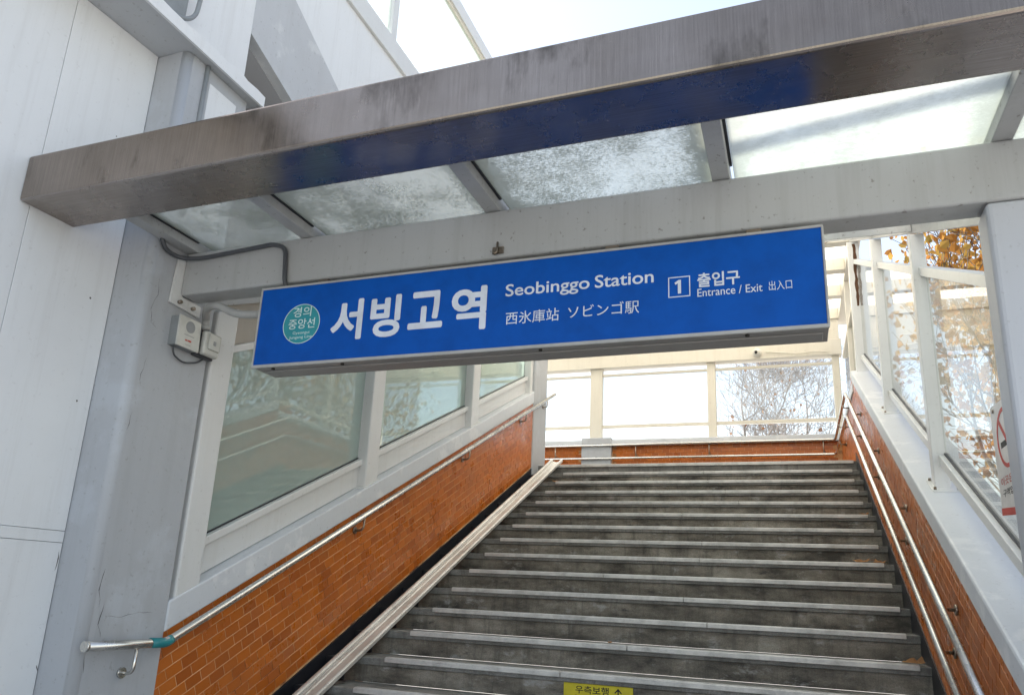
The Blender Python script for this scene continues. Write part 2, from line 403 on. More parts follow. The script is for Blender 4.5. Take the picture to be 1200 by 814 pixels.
# ---- tiles
CS, SN = math.cos(math.atan(K)), math.sin(math.atan(K)); ANG = math.atan(K)
TL, TH = .115, .064
def tile_mesh(name, sgn):
    b = B(); b.box(0, .008*sgn, -TL/2+.0022, TL/2-.0022, -TH/2+.0022, TH/2-.0022)
    for f in b.bm.faces: pass
    top = [e for e in b.bm.edges if all(abs(v.co.x) > .004 for v in e.verts)]
    bmesh.ops.bevel(b.bm, geom=top, offset=.001, segments=1, affect='EDGES')
    me = b.mesh(name); me.materials.append(M['tile']); return me
def tile_wall(parent, X, sgn, y0, y1, h0, h1, nmax=300):
    """rows of tiles laid along the slope; sgn is the side the faces look to"""
    me = tile_mesh('tile', sgn); dv = TH/CS
    rows = int((h1-h0)/dv)+1; spots = []
    for r in range(rows):
        h = h1 - dv*(r+.5)
        n = int((y1-y0)/CS/TL)+2
        for k in range(-5, n):
            s = (k + (.5 if r % 2 else 0))*TL
            yc = y0 + s*CS + (r+.5)*TH*SN - .4*SN
            if yc + TL/2*CS < y0+.01 or yc - TL/2*CS > y1-.01: continue
            if h - dv/2 < h0-.04: continue
            spots.append((yc, zs(yc, h)))
    spots.sort(key=lambda q: X*X + q[0]**2 + q[1]**2)
    L = Vector(parent.location); rr = random.Random(int(X*100))
    for yc, z in spots[:nmax]:
        o = bpy.data.objects.new('tile', me); col.objects.link(o); o.parent = parent
        o.location = Vector((X + rr.uniform(-.0008, .0008), yc, z)) - L; o.rotation_euler = (ANG, rr.uniform(-.004, .004), rr.uniform(-.006, .006))
    rest = spots[nmax:]
    if rest:
        b = B()
        for yc, z in rest:
            u = Vector((0, CS, SN))*(TL/2-.0022); w = Vector((0, -SN, CS))*(TH/2-.0022); c = Vector((X + rr.uniform(-.0008, .0008), yc, z)); d = Vector((.008*sgn, 0, 0)); i = .001
            u2_, w2_ = u*(1-i/u.length), w*(1-i/w.length)
            b.hexa([c-u-w, c+u-w, c+u+w, c-u+w, c+d-u2_-w2_, c+d+u2_-w2_, c+d+u2_+w2_, c+d-u2_+w2_])
        tag(part('tile_field', b, 'tile', parent), kind='stuff')

# ================================================================== LEFT STAIR WALL
lw = thing('stair_wall', (-3.3, 6.2, -1.0), 'left stair wall faced with orange tiles under a sloping grey coping', 'wall', 'tiled walls flanking the stairs')
b = B(); b.sbox(-3.42, XW0-.0018, 3.2, 9.1, -.5, .90); part('wall_core', b, 'grout', lw)
tile_wall(lw, XW0-.008, 1, 3.22, 9.1, .02, .885)
b = B(); b.sbox(XW0-.006, XW0+.010, 3.2, 9.1, -.42, .025); part('skirting', b, 'black', lw)
b = B(); b.sbox(-3.46, XW0+.012, 3.287, 9.1, .888, 1.045, .008); part('coping', b, 'coping', lw)
b = B(); b.box(-3.42, XW0+.018, 9.09, 9.62, 1.2, 4.28, .02); part('end_pillar', b, 'grey', lw)

# ================================================================== RIGHT STAIR WALL
rw = thing('stair_wall', (.86, 6.2, -1.0), 'right stair wall of brown tiles with a wide pale grey coping', 'wall', 'tiled walls flanking the stairs')
b = B(); b.sbox(XW1+.0018, 1.0, 2.2, 9.4, -.5, .97); part('wall_core', b, 'grout', rw)
b = B(); b.box(XW1+.007, 1.0, 9.402, 12.0, 1.2, 2.40); part('landing_wall_core', b, 'grout', rw)
tile_wall(rw, XW1+.008, -1, 2.9, 9.4, .06, .968)
b = B(); b.sbox(XW1-.008, XW1+.006, 2.2, 9.4, -.42, .07); part('skirting', b, 'black', rw)
b = B(); b.sbox(XW1-.015, 1.06, 2.2, 9.12, .968, 1.10, .012); part('coping', b, 'coping', rw)
b = B(); b.box(XW1-.013, 1.06, 9.123, 12.2, 2.36, 2.47, .01); part('landing_coping', b, 'coping', rw)
b = B()
me_t = B(); me_t.box(0, -.008, -TL/2+.0022, TL/2-.0022, -TH/2+.0022, TH/2-.0022)
me_t = me_t.mesh('landing_tile')
for r in range(12):
    for k in range(24):
        yc = 9.44 + (k+(.5 if r % 2 else 0))*TL
        if yc > 11.95: continue
        b.box(XW1, XW1+.008, yc-TL/2+.002, yc+TL/2-.002, 1.60+r*TH+.002, 1.60+(r+1)*TH-.002)
tag(part('tile_field', b, 'tile', rw), kind='stuff')

# ================================================================== BACK WALL OF THE LANDING
bw = thing('landing_wall', (-1.7, 12.1, 1.6), 'low tiled wall with grey coping along the back of the landing', 'wall')
b = B(); b.box(-7, 1.0, 12.008, 12.3, 1.2, 2.36); part('wall_core', b, 'grout', bw)
b = B()
for r in range(12):
    for k in range(66):
        xc = -6.6 + (k+(.5 if r % 2 else 0))*TL
        if xc > .64 or -3.26 < xc+TL/2 and xc-TL/2 < -2.76: continue
        b.box(xc-TL/2+.002, xc+TL/2-.002, 12.0, 12.008, 1.60+r*TH+.002, 1.60+(r+1)*TH-.002)
tag(part('tile_field', b, 'tile', bw), kind='stuff')
b = B(); b.box(-7, XW1-.02, 11.95, 12.34, 2.362, 2.468, .008); part('coping', b, 'coping', bw)
b = B(); b.box(-3.26, -2.76, 11.93, 12.2, 1.6, 2.50, .01); part('pier', b, 'grey', bw)

# window screen above it
bs = thing('landing_window', (-1.7, 12.1, 2.47), 'row of cream framed windows across the back of the landing', 'window')
for x0, x1 in ((-5.1, -4.93), (-3.15, -2.945), (-1.217, -1.085), (.655, .76)):
    b = B(); b.box(x0, x1, 12.02, 12.14, 2.469, 3.70, .005, 1); part('post', b, 'cream', bs)
b = B(); b.box(-7, .8, 11.96, 12.16, 3.70, 3.955, .008); hb = part('head_beam', b, 'cream', bs)
for z0, z1, nm in ((3.575, 3.615, 'top_rail'), (2.68, 2.735, 'bottom_rail')):
    for x0, x1 in ((-4.928, -3.152), (-2.943, -1.219), (-1.083, .653)):
        b = B(); b.box(x0, x1, 12.05, 12.1, z0, z1, .004, 1); part(nm, b, 'cream', bs)
for x0, x1 in ((-4.928, -3.152), (-2.943, -1.219), (-1.083, .653)):
    b = B(); b.box(x0, x1, 12.07, 12.078, 2.736, 3.574); part('pane', b, 'back_glass', bs)

# ================================================================== LEFT WINDOW SCREEN
ls = thing('window_screen', (-3.25, 6.2, .9), 'white framed grey-green windows stepping up above the left tiled wall', 'window', 'glazed screens beside the stairs')
PL = [(3.325, 3.50), (5.16, 5.34), (7.15, 7.34), (9.0, 9.088)]
for k, (y0, y1) in enumerate(PL):
    h0 = 1.046 if k else 1.02
    top = [zs(y0, 2.68), zs(y1, 2.68)]
    x1 = XW0+.006 if k == 0 else XW0-.012
    b = B(); b.hexa([(-3.31, y0, zs(y0, h0)), (x1, y0, zs(y0, h0)), (x1, y1, zs(y1, h0)), (-3.31, y1, zs(y1, h0)),
                     (-3.31, y0, top[0]), (x1, y0, top[0]), (x1, y1, top[1]), (-3.31, y1, top[1])], .012)
    part('post', b, 'frame', ls)
    if k: 
        b = B(); b.sbox(-3.33, x1+.012, y0-.03, y1+.03, 1.0455, 1.053, .002); part('base_plate', b, 'frame', ls)
for (a0, a1), (c0, c1) in zip(PL, PL[1:]):
    y0, y1 = a1-.004, c0+.004
    b = B(); b.sbox(-3.30, -3.235, y0, y1, 1.05, 1.222, .003); part('lower_panel', b, 'panel', ls)
    b = B(); b.sbox(-3.31, -3.205, y0, y1, 1.224, 1.275, .005); part('bottom_rail', b, 'frame', ls)
    b = B(); b.sbox(-3.31, -3.205, y0, y1, 2.39, 2.44, .005); part('top_rail', b, 'frame', ls)
    b = B(); b.sbox(-3.262, -3.254, y0, y1, 1.276, 2.389); part('pane', b, 'left_glass', ls)
    b = B(); b.sbox(-3.268, -3.244, y0, y1, 1.2755, 1.284); part('gasket', b, 'black', ls)
    b = B(); b.sbox(-3.30, -3.25, y0, y1, 2.441, 2.75); part('transom_panel', b, 'beige', ls)

# ================================================================== RIGHT WINDOW SCREEN
rsn = thing('window_screen', (.85, 6.2, .9), 'white framed clear windows on the right coping with trees behind', 'window', 'glazed screens beside the stairs')
PR = [(3.17, 3.2), (4.90, 4.99), (6.90, 7.0), (9.02, 9.13), (12.0, 12.05)]
for k, (y0, y1) in enumerate(PR[1:4]):
    x0, x1 = ((.765, .848), (.765, .853), (.745, .87))[k]
    hb0 = 1.10 if k < 2 else 1.02
    b = B(); b.hexa([(x0, y0, zs(y0, hb0)), (x1, y0, zs(y0, hb0)), (x1, y1, zs(y1, hb0)), (x0, y1, zs(y1, hb0)),
                     (x0, y0, zs(y0, 2.705)), (x1, y0, zs(y0, 2.705)), (x1, y1, zs(y1, 2.705)), (x0, y1, zs(y1, 2.705))], .006)
    po = part('post', b, 'frame', rsn)
    if k < 2:
        b = B(); b.sbox(x0-.02, x1+.05, y0-.05, y1+.06, 1.1003, 1.110, .002); part('base_plate', b, 'frame', rsn)
        for yy in (y0-.03, y1+.04):
            for xx in (x0-.005, x1+.03):
                b = B(); b.tube([(xx, yy, zs(yy, 1.108)), (xx, yy, zs(yy, 1.125))], .008, 6); part('bolt', b, 'bracket', rsn)
    else:
        rr = random.Random(5); L_, R_ = [], []
        for q in range(15):
            z = 3.36 + q*.056; w = .022 + .012*rr.random() - (.014 if q in (0, 1) else 0)
            L_.append((.80+rr.uniform(-.006, .006)-.0, y0-.0005, z)); R_.append((.80+w+rr.uniform(0, .012), y0-.0005, z))
        b = B(); b.prism(L_+R_[::-1], (0, -.0015, 0)); part('peeled_paint', b, 'rust', po)
for (a0, a1), (c0, c1) in zip(PR[:3], PR[1:]):
    y0, y1 = a1+.002, c0-.002
    b = B(); b.sbox(.80, .87, y0, y1, 1.24, 1.30, .004); part('bottom_rail', b, 'frame', rsn)
    b = B(); b.sbox(.80, .87, y0, y1, 2.42, 2.48, .004); part('top_rail', b, 'frame', rsn)
    b = B(); b.sbox(.834, .842, y0, y1, 1.301, 2.419); part('pane', b, 'right_glass', rsn)
    b = B(); b.sbox(.828, .848, y0, y1, 1.3005, 1.311); part('gasket', b, 'black', rsn)
# landing part, level
for z0, z1, nm in ((2.62, 2.68, 'bottom_rail'), (3.62, 3.68, 'top_rail')):
    b = B(); b.box(.80, .87, 9.152, 11.95, z0, z1, .004); part(nm, b, 'cream', rsn)
b = B(); b.box(.834, .842, 9.152, 11.95, 2.681, 3.619); part('pane', b, 'right_glass', rsn)
b = B(); b.box(.79, .88, 10.5, 10.6, 2.471, 4.28, .004); part('post', b, 'cream', rsn)

# ================================================================== STAIR ROOF
rf = thing('stair_roof', (-1.2, 7, 2.0), 'cream beamed translucent roof over the stairs and landing', 'roof')
for x0, x1 in ((-3.33, -3.21), (.79, .92)):
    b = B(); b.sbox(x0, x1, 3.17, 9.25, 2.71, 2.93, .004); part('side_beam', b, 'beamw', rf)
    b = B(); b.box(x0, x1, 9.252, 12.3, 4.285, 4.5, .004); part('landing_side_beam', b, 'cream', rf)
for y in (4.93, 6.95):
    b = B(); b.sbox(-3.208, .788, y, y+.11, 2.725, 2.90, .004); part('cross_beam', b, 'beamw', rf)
for y in (9.26, 10.12, 11.05, 12.0):
    b = B(); b.box(-7, .788, y, y+.14, 4.30, 4.47, .004); part('landing_cross_beam', b, 'cream', rf)
for y0, y1 in ((3.17, 4.98), (4.985, 7.0), (7.005, 9.25)):
    b = B(); b.sbox(-3.4, .95, y0, y1, 2.935, 2.947); part('roof_sheet', b, 'roof', rf)
for y0, y1 in ((9.255, 10.18), (10.185, 11.11), (11.115, 12.4)):
    b = B(); b.box(-7, .95, y0, y1, 4.503, 4.515); part('roof_sheet', b, 'roof', rf)
b = B(); b.box(-7, .78, 12.04, 12.1, 3.957, 4.299); part('end_panel', b, 'cream', rf)
b = B(); b.tube(arc([(-.3, 11.94, 3.80), (.2, 11.93, 3.74), (.45, 11.94, 3.77), (.62, 11.9, 3.72)], .2), .008, 6); part('cable', b, 'cream', rf)
b = B(); b.tube(arc([(.1, 9.24, 4.33), (.3, 9.22, 4.22), (.55, 9.23, 4.30), (.62, 9.24, 4.40)], .1), .012, 6); part('cable', b, 'beige', rf)

# ================================================================== ENTRANCE CANOPY
cn = thing('entrance_canopy', (.85, 3.1, -1.0), 'stainless fronted glass canopy over the station entrance', 'canopy')
AX0 = -3.392
b = B(); b.box(AX0, 2.2, 2.2, 2.5, 1.69, 1.928, .014, 3)
o = part('front_beam', b, 'tarnish', cn)
o.data.materials.append(M['tarnish_under'])
for p in o.data.polygons:
    if p.normal.z < -.7: p.material_index = 1
for k, (x, w) in enumerate(((-3.10, .085), (-2.34, .075), (-1.285, .075), (-.225, .075), (.82, .075), (1.9, .075))):
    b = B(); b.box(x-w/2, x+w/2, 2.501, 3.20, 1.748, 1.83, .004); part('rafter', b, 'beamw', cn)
    b = B(); b.box(x+w/2+.001, x+w/2+.012, 2.501, 2.995, 1.795, 1.812); part('gasket', b, 'black', cn)
XR = [-3.10, -2.34, -1.285, -.225, .82, 1.9]
for k, (a, c) in enumerate(zip(XR, XR[1:])):
    b = B(); b.box(a+.051, c-.039, 2.502, 3.2, 1.80, 1.81); part('glass_pane', b, 'canopy_glass' if k < 3 else 'canopy_clean', cn)
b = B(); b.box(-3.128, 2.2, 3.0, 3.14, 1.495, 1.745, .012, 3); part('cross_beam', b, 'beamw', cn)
b = B(); b.box(.735, 1.06, 3.002, 3.16, zs(3.1, 1.09), 1.494, .02, 3); part('post', b, 'postgrey', cn)
# L-shaped fixing plate on the pillar
b = B(); b.prism([(-3.142, 2.955, 1.70), (-3.142, 2.94, 1.435), (-3.142, 3.165, 1.42), (-3.142, 3.165, 1.485), (-3.142, 3.02, 1.492), (-3.142, 3.02, 1.70)], (.014, 0, 0))
part('fixing_plate', b, 'frame', cn)
for y, z in ((3.0, 1.455), (3.10, 1.452)):
    b = B(); b.tube([(-3.13, y, z), (-3.108, y, z)], .011, 6); part('bolt', b, 'bracket', cn)
b = B(); b.box(-1.268, -1.212, 2.990, 2.999, 1.515, 1.55, .002, 1); b.tube([(-1.24, 2.985, 1.57), (-1.24, 2.982, 1.52), (-1.25, 2.975, 1.505)], .006, 6); part('clip', b, 'bracket', cn)

# ================================================================== STATION BUILDING (left)
sb = thing('station_building', (-3.6, 2.4, GZ), 'white panelled station building with grey pillar and eave at left', 'building')
XB = -3.40
def wx(y): return XB + max(0, y-2.0)*.04
for y0, y1, z0, z1 in ((-3.2, 2.2575, .190, 2.928), (2.2605, 2.776, .190, 2.928), (-3.2, 2.776, .1335, .1875), (-3.2, 2.776, GZ, .1315)):
    b = B(); b.hexa([(XB-.06, y0, z0), (wx(y0), y0, z0), (wx(y1), y1, z0), (XB-.06, y1, z0), (XB-.06, y0, z1), (wx(y0), y0, z1), (wx(y1), y1, z1), (XB-.06, y1, z1)], .002); part('wall_panel', b, 'white', sb)
b = B(); b.box(XB-.12, XB-.05, -3.2, 2.775, GZ, 2.9); part('wall_backing', b, 'recess', sb)
# pillar, rounded corner
b = B(); pts = []
rad = .045
for i in range(9):
    a = -math.pi/2 + i/8*math.pi/2
    pts.append((XW0+.004-rad + rad*math.cos(a), 2.78+rad + rad*math.sin(a), GZ))
pts = [(-3.7, 2.78, GZ)] + pts + [(XW0+.004, 3.286, GZ), (-3.7, 3.286, GZ)]
lo = pts
b = B(); va = [b.bm.verts.new(p) for p in lo]; vb = [b.bm.verts.new((p[0], p[1], 2.927)) for p in lo]; n = len(lo)
b.bm.faces.new(va); b.bm.faces.new(vb[::-1])
for i in range(n):
    f = b.bm.faces.new((va[i], va[(i+1) % n], vb[(i+1) % n], vb[i])); f.smooth = 0 < i < 9
pm = b.mesh('pillar')
part('pillar', pm, 'grey', sb)
b = B(); b.tube([(XW0+.012, 2.93, 1.95), (XW0+.012, 2.93, 2.925)], .014, 8); part('corner_shade_rod', b, 'boxside', sb)  # dark rod added to stand in for the shading along the pillar corner
b = B(); b.box(XW0-.02, XW0+.0075, 2.97, 3.20, 1.98, 2.84, .003); part('infill_panel', b, 'white', sb)
# eave
b = B(); b.box(-3.7, -3.09, -3.2, 3.34, 2.93, 3.0); ev = part('eave', b, 'soffit', sb)
rr = random.Random(11); top = []
y = -3.2
while y < 3.36:
    top.append((-3.088, y, 3.0+.012*rr.random()+(.02 if rr.random() < .12 else 0))); y += .09
bot = [(-3.088, 3.36, 2.925), (-3.088, -3.2, 2.925)]
b = B(); b.prism(top+[(-3.088, 3.36, 3.0)]+bot, (.016, 0, 0)); part('fascia', b, 'white', ev)
# upper wall above the eave, raked soffit, recess, glazing band
b = B(); b.box(XB-.2, XB+.016, 2.2, 3.475, 3.0, 4.841, .004); part('upper_panel', b, 'white', sb)
b = B(); b.prism([(XB-.75, 3.2, 2.9), (XB-.75, 7.9, 2.9), (XB-.75, 7.9, 4.6), (XB-.75, 3.2, 4.6)], (-.05, 0, 0)); part('recess_wall', b, 'recess', sb)
b = B(); b.prism([(XB, 3.0, 4.735), (XB, 3.869, 4.295), (XB, 4.524, 3.964), (XB, 7.9, 2.30), (XB, 7.9, 4.84), (XB, 3.0, 4.84)], (-.06, 0, 0)); part('raked_wall', b, 'white', sb)
b = B(); b.prism([(XB+.012, 3.40, 3.70), (XB+.012, 3.979, 3.478), (XB+.012, 6.0, 2.72), (XB+.012, 6.0, 3.232), (XB+.012, 4.524, 3.960), (XB+.012, 3.869, 4.291), (XB+.012, 3.40, 4.528)], (-.08, 0, 0)); part('raked_band', b, 'concrete_pale', sb)
b = B(); b.prism([(XB-.04, 4.25, 2.4), (XB-.04, 7.9, 2.4), (XB-.04, 7.9, 2.75), (XB-.04, 6.0, 3.0), (XB-.04, 4.25, 3.55)], (-.04, 0, 0)); part('lower_infill', b, 'white', sb)
b = B(); b.box(XB-.06, XB+.03, 3.0, 7.9, 4.842, 5.06, .006); sill = part('glazing_sill', b, 'frame', sb)
b = B(); b.box(XB-.05, XB+.04, 3.0, 7.9, 6.44, 6.62, .006); part('glazing_head', b, 'frame', sb)
for y in (3.4, 5.22, 7.6):
    b = B(); b.box(XB-.05, XB+.02, y, y+.1, 5.061, 6.439, .005); part('mullion', b, 'frame', sb)
for y0, y1 in ((3.502, 5.218), (5.322, 7.598)):
    b = B(); b.box(XB-.02, XB-.012, y0, y1, 5.062, 6.438); part('pane', b, 'upper_glass', sb)
b = B(); b.box(XB+.002, XB+.018, 3.0, 7.9, 6.405, 6.439); part('head_strip', b, 'cream', sb)
# equipment box and looping cable above the eave
b = B(); b.box(XB+.002, XB+.07, 2.62, 2.88, 3.20, 3.75, .01); part('equipment_box', b, 'boxside', sb)
b = B(); b.tube(arc([(XB+.09, 2.62, 3.22), (XB+.1, 2.80, 3.2), (XB+.1, 2.92, 3.3), (XB+.09, 2.96, 3.7), (XB+.09, 2.97, 4.0)], .12), .014, 8); part('cable', b, 'boxside', sb)
# interior behind the left windows
b = B(); b.box(-5.0, -4.9, 3.2, 9.2, GZ, 4.6); part('inner_wall', b, 'panel', sb)
b = B(); b.box(-4.9, -3.72, 3.2, 3.3, GZ, 2.9); part('inner_wall', b, 'panel', sb)

# cracks and peeled spots in the paint
def crack(pts, X, w, seed):
    rr = random.Random(seed); L_, R_ = [], []
    out = [Vector((0, *pts[0]))]
    for a, c in zip(pts, pts[1:]):
        n = max(2, int(math.hypot(c[0]-a[0], c[1]-a[1])/.03))
        for i in range(1, n+1): out.append(Vector((0, a[0]+(c[0]-a[0])*i/n+rr.uniform(-.006, .006), a[1]+(c[1]-a[1])*i/n+rr.uniform(-.004, .004))))
    for i, q in enumerate(out):
        k = w*(.3+rr.random())*(1 if 0 < i < len(out)-1 else .2)
        L_.append((X(q.y), q.y-k*.7, q.z+k*.7)); R_.append((X(q.y), q.y+k*.7, q.z-k*.7))
    b = B(); bm = b.bm; va = [bm.verts.new(p) for p in L_]; vb = [bm.verts.new(p) for p in R_]
    for i in range(len(va)-1): bm.faces.new((va[i], va[i+1], vb[i+1], vb[i]))
    part('crack', b, 'crack', sb)
wxf = lambda y: wx(y)+.0012
pxf = lambda y: XW0+.0052
crack([(2.62, .13), (2.68, .07), (2.76, .02)], wxf, .0016, 1); crack([(2.70, -.12), (2.69, -.2), (2.71, -.26)], wxf, .002, 2)
crack([(2.73, -.25), (2.755, -.27)], wxf, .004, 3); crack([(2.66, -.38), (2.665, -.45)], wxf, .002, 4); crack([(2.765, -.43), (2.77, -.46)], wxf, .006, 5); crack([(2.762, .09), (2.768, .0)], wxf, .004, 6)
crack([(2.86, 1.54), (2.87, 1.45), (2.845, 1.36), (2.86, 1.29), (2.92, 1.25)], pxf, .0018, 7); crack([(2.85, .02), (2.84, -.08), (2.85, -.16)], pxf, .003, 8)
crack([(2.88, -.14), (2.87, -.24), (2.89, -.3)], pxf, .003, 9); crack([(2.82, -.38), (2.83, -.45)], pxf, .0025, 10); crack([(2.87, 1.10), (2.85, 1.0), (2.86, .94)], pxf, .0015, 11)
crack([(2.9, -.20), (3.0, -.205), (3.1, -.185), (3.2, -.19)], pxf, .0012, 12); crack([(2.84, .8), (2.83, .7)], pxf, .002, 13)
def spot(cy, cz, r, X, m, seed):
    rr = random.Random(seed); b = B()
    b.bm.faces.new([b.bm.verts.new((X(cy), cy+r*(.6+.6*rr.random())*math.cos(a), cz+r*(.6+.6*rr.random())*math.sin(a))) for a in [2*math.pi*i/11 for i in range(11)]])
    part('peeled_spot', b, m, sb)
for k, (cy, cz, r) in enumerate(((2.655, -.20, .02), (2.44, 2.10, .005), (2.62, 2.30, .004), (2.66, 1.37, .006), (2.70, .83, .006), (2.6, -.42, .004))): spot(cy, cz, r, wxf, 'crack' if r < .015 else 'speaker', k)

# ================================================================== BICYCLE RAMP
rp = thing('bicycle_ramp', (-2.94, 2.5, -1.5), 'pale metal bicycle channel laid along the left edge of the stairs', 'ramp')
def profile_run(pts, y0, y1):
    b = B(); a = [b.bm.verts.new((x, y0, zs(y0, h))) for x, h in pts]; c = [b.bm.verts.new((x, y1, zs(y1, h))) for x, h in pts]; n = len(pts)
    b.bm.faces.new(a[::-1]); b.bm.faces.new(c)
    for i in range(n): b.bm.faces.new((a[i], a[(i+1) % n], c[(i+1) % n], c[i]))
    return b
part('base_plate', profile_run([(-2.960, .004), (-2.868, .004), (-2.868, .016), (-2.890, .018), (-2.895, .012), (-2.930, .012), (-2.935, .020), (-2.960, .022)], 2.5, 9.42), 'alu', rp)
part('rim', profile_run([(-3.000, .004), (-2.961, .004), (-2.961, .035), (-2.966, .043), (-2.975, .047), (-2.988, .046), (-2.997, .040), (-3.0, .032)], 2.5, 9.44), 'alu', rp)
part('rim', profile_run([(-2.867, .004), (-2.832, .004), (-2.832, .030), (-2.837, .038), (-2.846, .041), (-2.856, .040), (-2.863, .035), (-2.867, .028)], 2.5, 9.44), 'alu', rp)

# ================================================================== HANDRAILS
hl = thing('handrail', (-3.07, 3.2, -1.0), 'single steel handrail with teal taped joint on the left orange wall', 'handrail', 'steel handrails')
HX = -3.07; HH = .866
b = B(); b.tube(arc([(HX, 2.75, -.328), (HX, 3.235, zs(3.235, HH)), (HX, 9.78, zs(9.78, HH))], .05), .0225, 14); part('rail', b, 'steel', hl)
b = B(); b.tube([(HX, 2.742, -.328), (HX, 2.756, -.328)], .0245, 14); part('end_cap', b, 'steel', hl)
b = B(); b.tube(arc([(HX, 3.13, -.3285), (HX, 3.235, zs(3.235, HH)), (HX, 3.27, zs(3.27, HH))], .04), .0245, 14); part('tape', b, 'tape', hl)
def bracket(rx, y, rz, wx, drop, hl, m='bracket'):
    b = B(); b.tube(arc([(rx, y, rz-.018), (rx, y, rz-drop), (wx, y, rz-drop)], .06), .0085, 8)
    s = 1 if wx > rx else -1
    b.tube([(wx-.012*s, y, rz-drop), (wx, y, rz-drop)], .026, 12)
    part('bracket', b, m, hl)
bracket(HX, 3.05, -.328, XW0+.004, .14, hl, 'steel')
for y in (5.05, 6.95, 8.62, 9.45): bracket(HX, y, zs(y, HH), XW0+(.0 if y < 9.1 else .018), .11, hl)

hr = thing('handrail', (.62, 4, -.8), 'double steel handrail on the right stair wall and around the landing', 'handrail', 'steel handrails')
RX = .62
b = B(); b.tube(arc([(RX, 2.3, zs(2.3, .80)), (RX, 9.29, zs(9.29, .80)), (RX, 11.90, 2.372), (-6, 11.90, 2.36)], .07), .019, 12); part('upper_rail', b, 'steel', hr)
b = B(); b.tube(arc([(RX, 2.3, zs(2.3, .53)), (RX, 9.29, zs(9.29, .53)), (RX, 11.90, 2.15), (-6, 11.90, 2.15)], .07), .019, 12); part('lower_rail', b, 'steel', hr)
for y in (2.8, 4.22, 5.6, 7.0, 8.4):
    bracket(RX, y, zs(y, .80), XW1, .05, hr); bracket(RX, y+.15, zs(y+.15, .53), XW1, .05, hr)
for y in (9.7, 10.8):
    bracket(RX, y, 2.372, XW1, .06, hr); bracket(RX, y, 2.14, XW1, .06, hr)
for x in (-4.9, -3.7, -2.35, -1.1-.1, .45):
    b = B(); b.tube([(x, 11.9, 2.355), (x, 11.9, 2.15)], .009, 8); b.tube(arc([(x, 11.9, 2.22), (x+.02, 11.92, 2.19), (x+.02, 11.999, 2.19)], .03), .008, 6)
    part('baluster', b, 'bracket', hr)

# ================================================================== STATION SIGN
SY = 2.927; SX0, SX1, SZ0, SZ1 = -2.508, .159, 1.022, 1.438
sg = thing('station_sign', (-1.17, 3.05, 1.02), 'long blue station name sign hanging below the white beam', 'sign')
b = B(); b.box(SX0, SX1, SY+.006, SY+.19, SZ0-.004, SZ1, .004); case = part('case', b, 'signmetal', sg)
b = B(); b.box(SX0+.006, SX1-.006, SY+.002, SY+.01, SZ0+.008, SZ1-.006); face = part('face', b, 'blue', sg)
b = B()
b.box(SX0-.002, SX1+.002, SY-.003, SY+.012, SZ1-.007, SZ1+.004, .002, 1); b.box(SX0-.002, SX1+.002, SY-.003, SY+.012, SZ0-.008, SZ0+.008, .002, 1)
b.box(SX0-.004, SX0+.005, SY-.002, SY+.012, SZ0, SZ1, .002, 1); b.box(SX1-.005, SX1+.004, SY-.002, SY+.012, SZ0, SZ1, .002, 1)
part('edge_trim', b, 'conduit', sg)
b = B(); b.box(SX0+.02, SX1-.02, SY+.06, SY+.145, SZ0-.011, SZ0-.0045, .002, 1); part('access_cover', b, 'signmetal', sg)
for x in (-2.40, -2.0, -.14, -1.0):
    b = B(); b.tube([(x, SY+.03, SZ0-.003), (x, SY+.03, SZ0-.012)], .009, 6); part('screw', b, 'ink', sg)
for x in (-2.2, -.7, -.1):
    b = B(); b.box(x-.03, x+.03, SY+.08, SY+.15, SZ1, 1.496); part('hanger', b, 'bracket', sg)

def text_mesh(body, bold=0.0):
    cu = bpy.data.curves.new('lettering', 'FONT'); cu.body = body; cu.size = 1; cu.offset = bold; cu.resolution_u = 4; cu.extrude = .0
    cu.fill_mode = 'FRONT'
    ob = bpy.data.objects.new('lettering', cu); col.objects.link(ob)
    dg = bpy.context.evaluated_depsgraph_get()
    me = bpy.data.meshes.new_from_object(ob.evaluated_get(dg), depsgraph=dg)
    bpy.data.objects.remove(ob); bpy.data.curves.remove(cu)
    return me
def lettering(body, rect, mat, parent, bold=0.0, y=SY+.0015, dirv=(1, 0, 0), upv_=(0, 0, 1), org=None, name='lettering'):
    """rect = x0, x1, z0, z1 the ink box is fitted to, on the plane through org"""
    me = text_mesh(body)
    xs = [v.co.x for v in me.vertices]; ys = [v.co.y for v in me.vertices]
    x0, x1, z0, z1 = rect; d = Vector(dirv); u = Vector(upv_); o = Vector(org) if org else Vector((0, y, 0))
    n = d.cross(u)
    bm = bmesh.new(); kx = (x1-x0)/(max(xs)-min(xs)); kz = (z1-z0)/(max(ys)-min(ys))
    ring = [(0, 0)] if bold <= 0 else [(0, 0)] + [(bold*math.cos(2*math.pi*q/10), bold*math.sin(2*math.pi*q/10)) for q in range(10)]
    sh = (1 - 2*bold/(max(xs)-min(xs)), 1 - 2*bold/(max(ys)-min(ys)))
    for q, (ox, oy) in enumerate(ring):
        old = set(bm.verts); bm.from_mesh(me)
        for v in bm.verts:
            if v in old: continue
            a = x0 + ((v.co.x-min(xs))*sh[0] + bold + ox)*kx; c = z0 + ((v.co.y-min(ys))*sh[1] + bold + oy)*kz
            v.co = o + d*a + u*c + n*(.0003 + .00004*q)
    bmesh.ops.recalc_face_normals(bm, faces=bm.faces)
    me2 = bpy.data.meshes.new(name); bm.to_mesh(me2); bm.free(); bpy.data.meshes.remove(me)
    return part(name, me2, mat, parent)
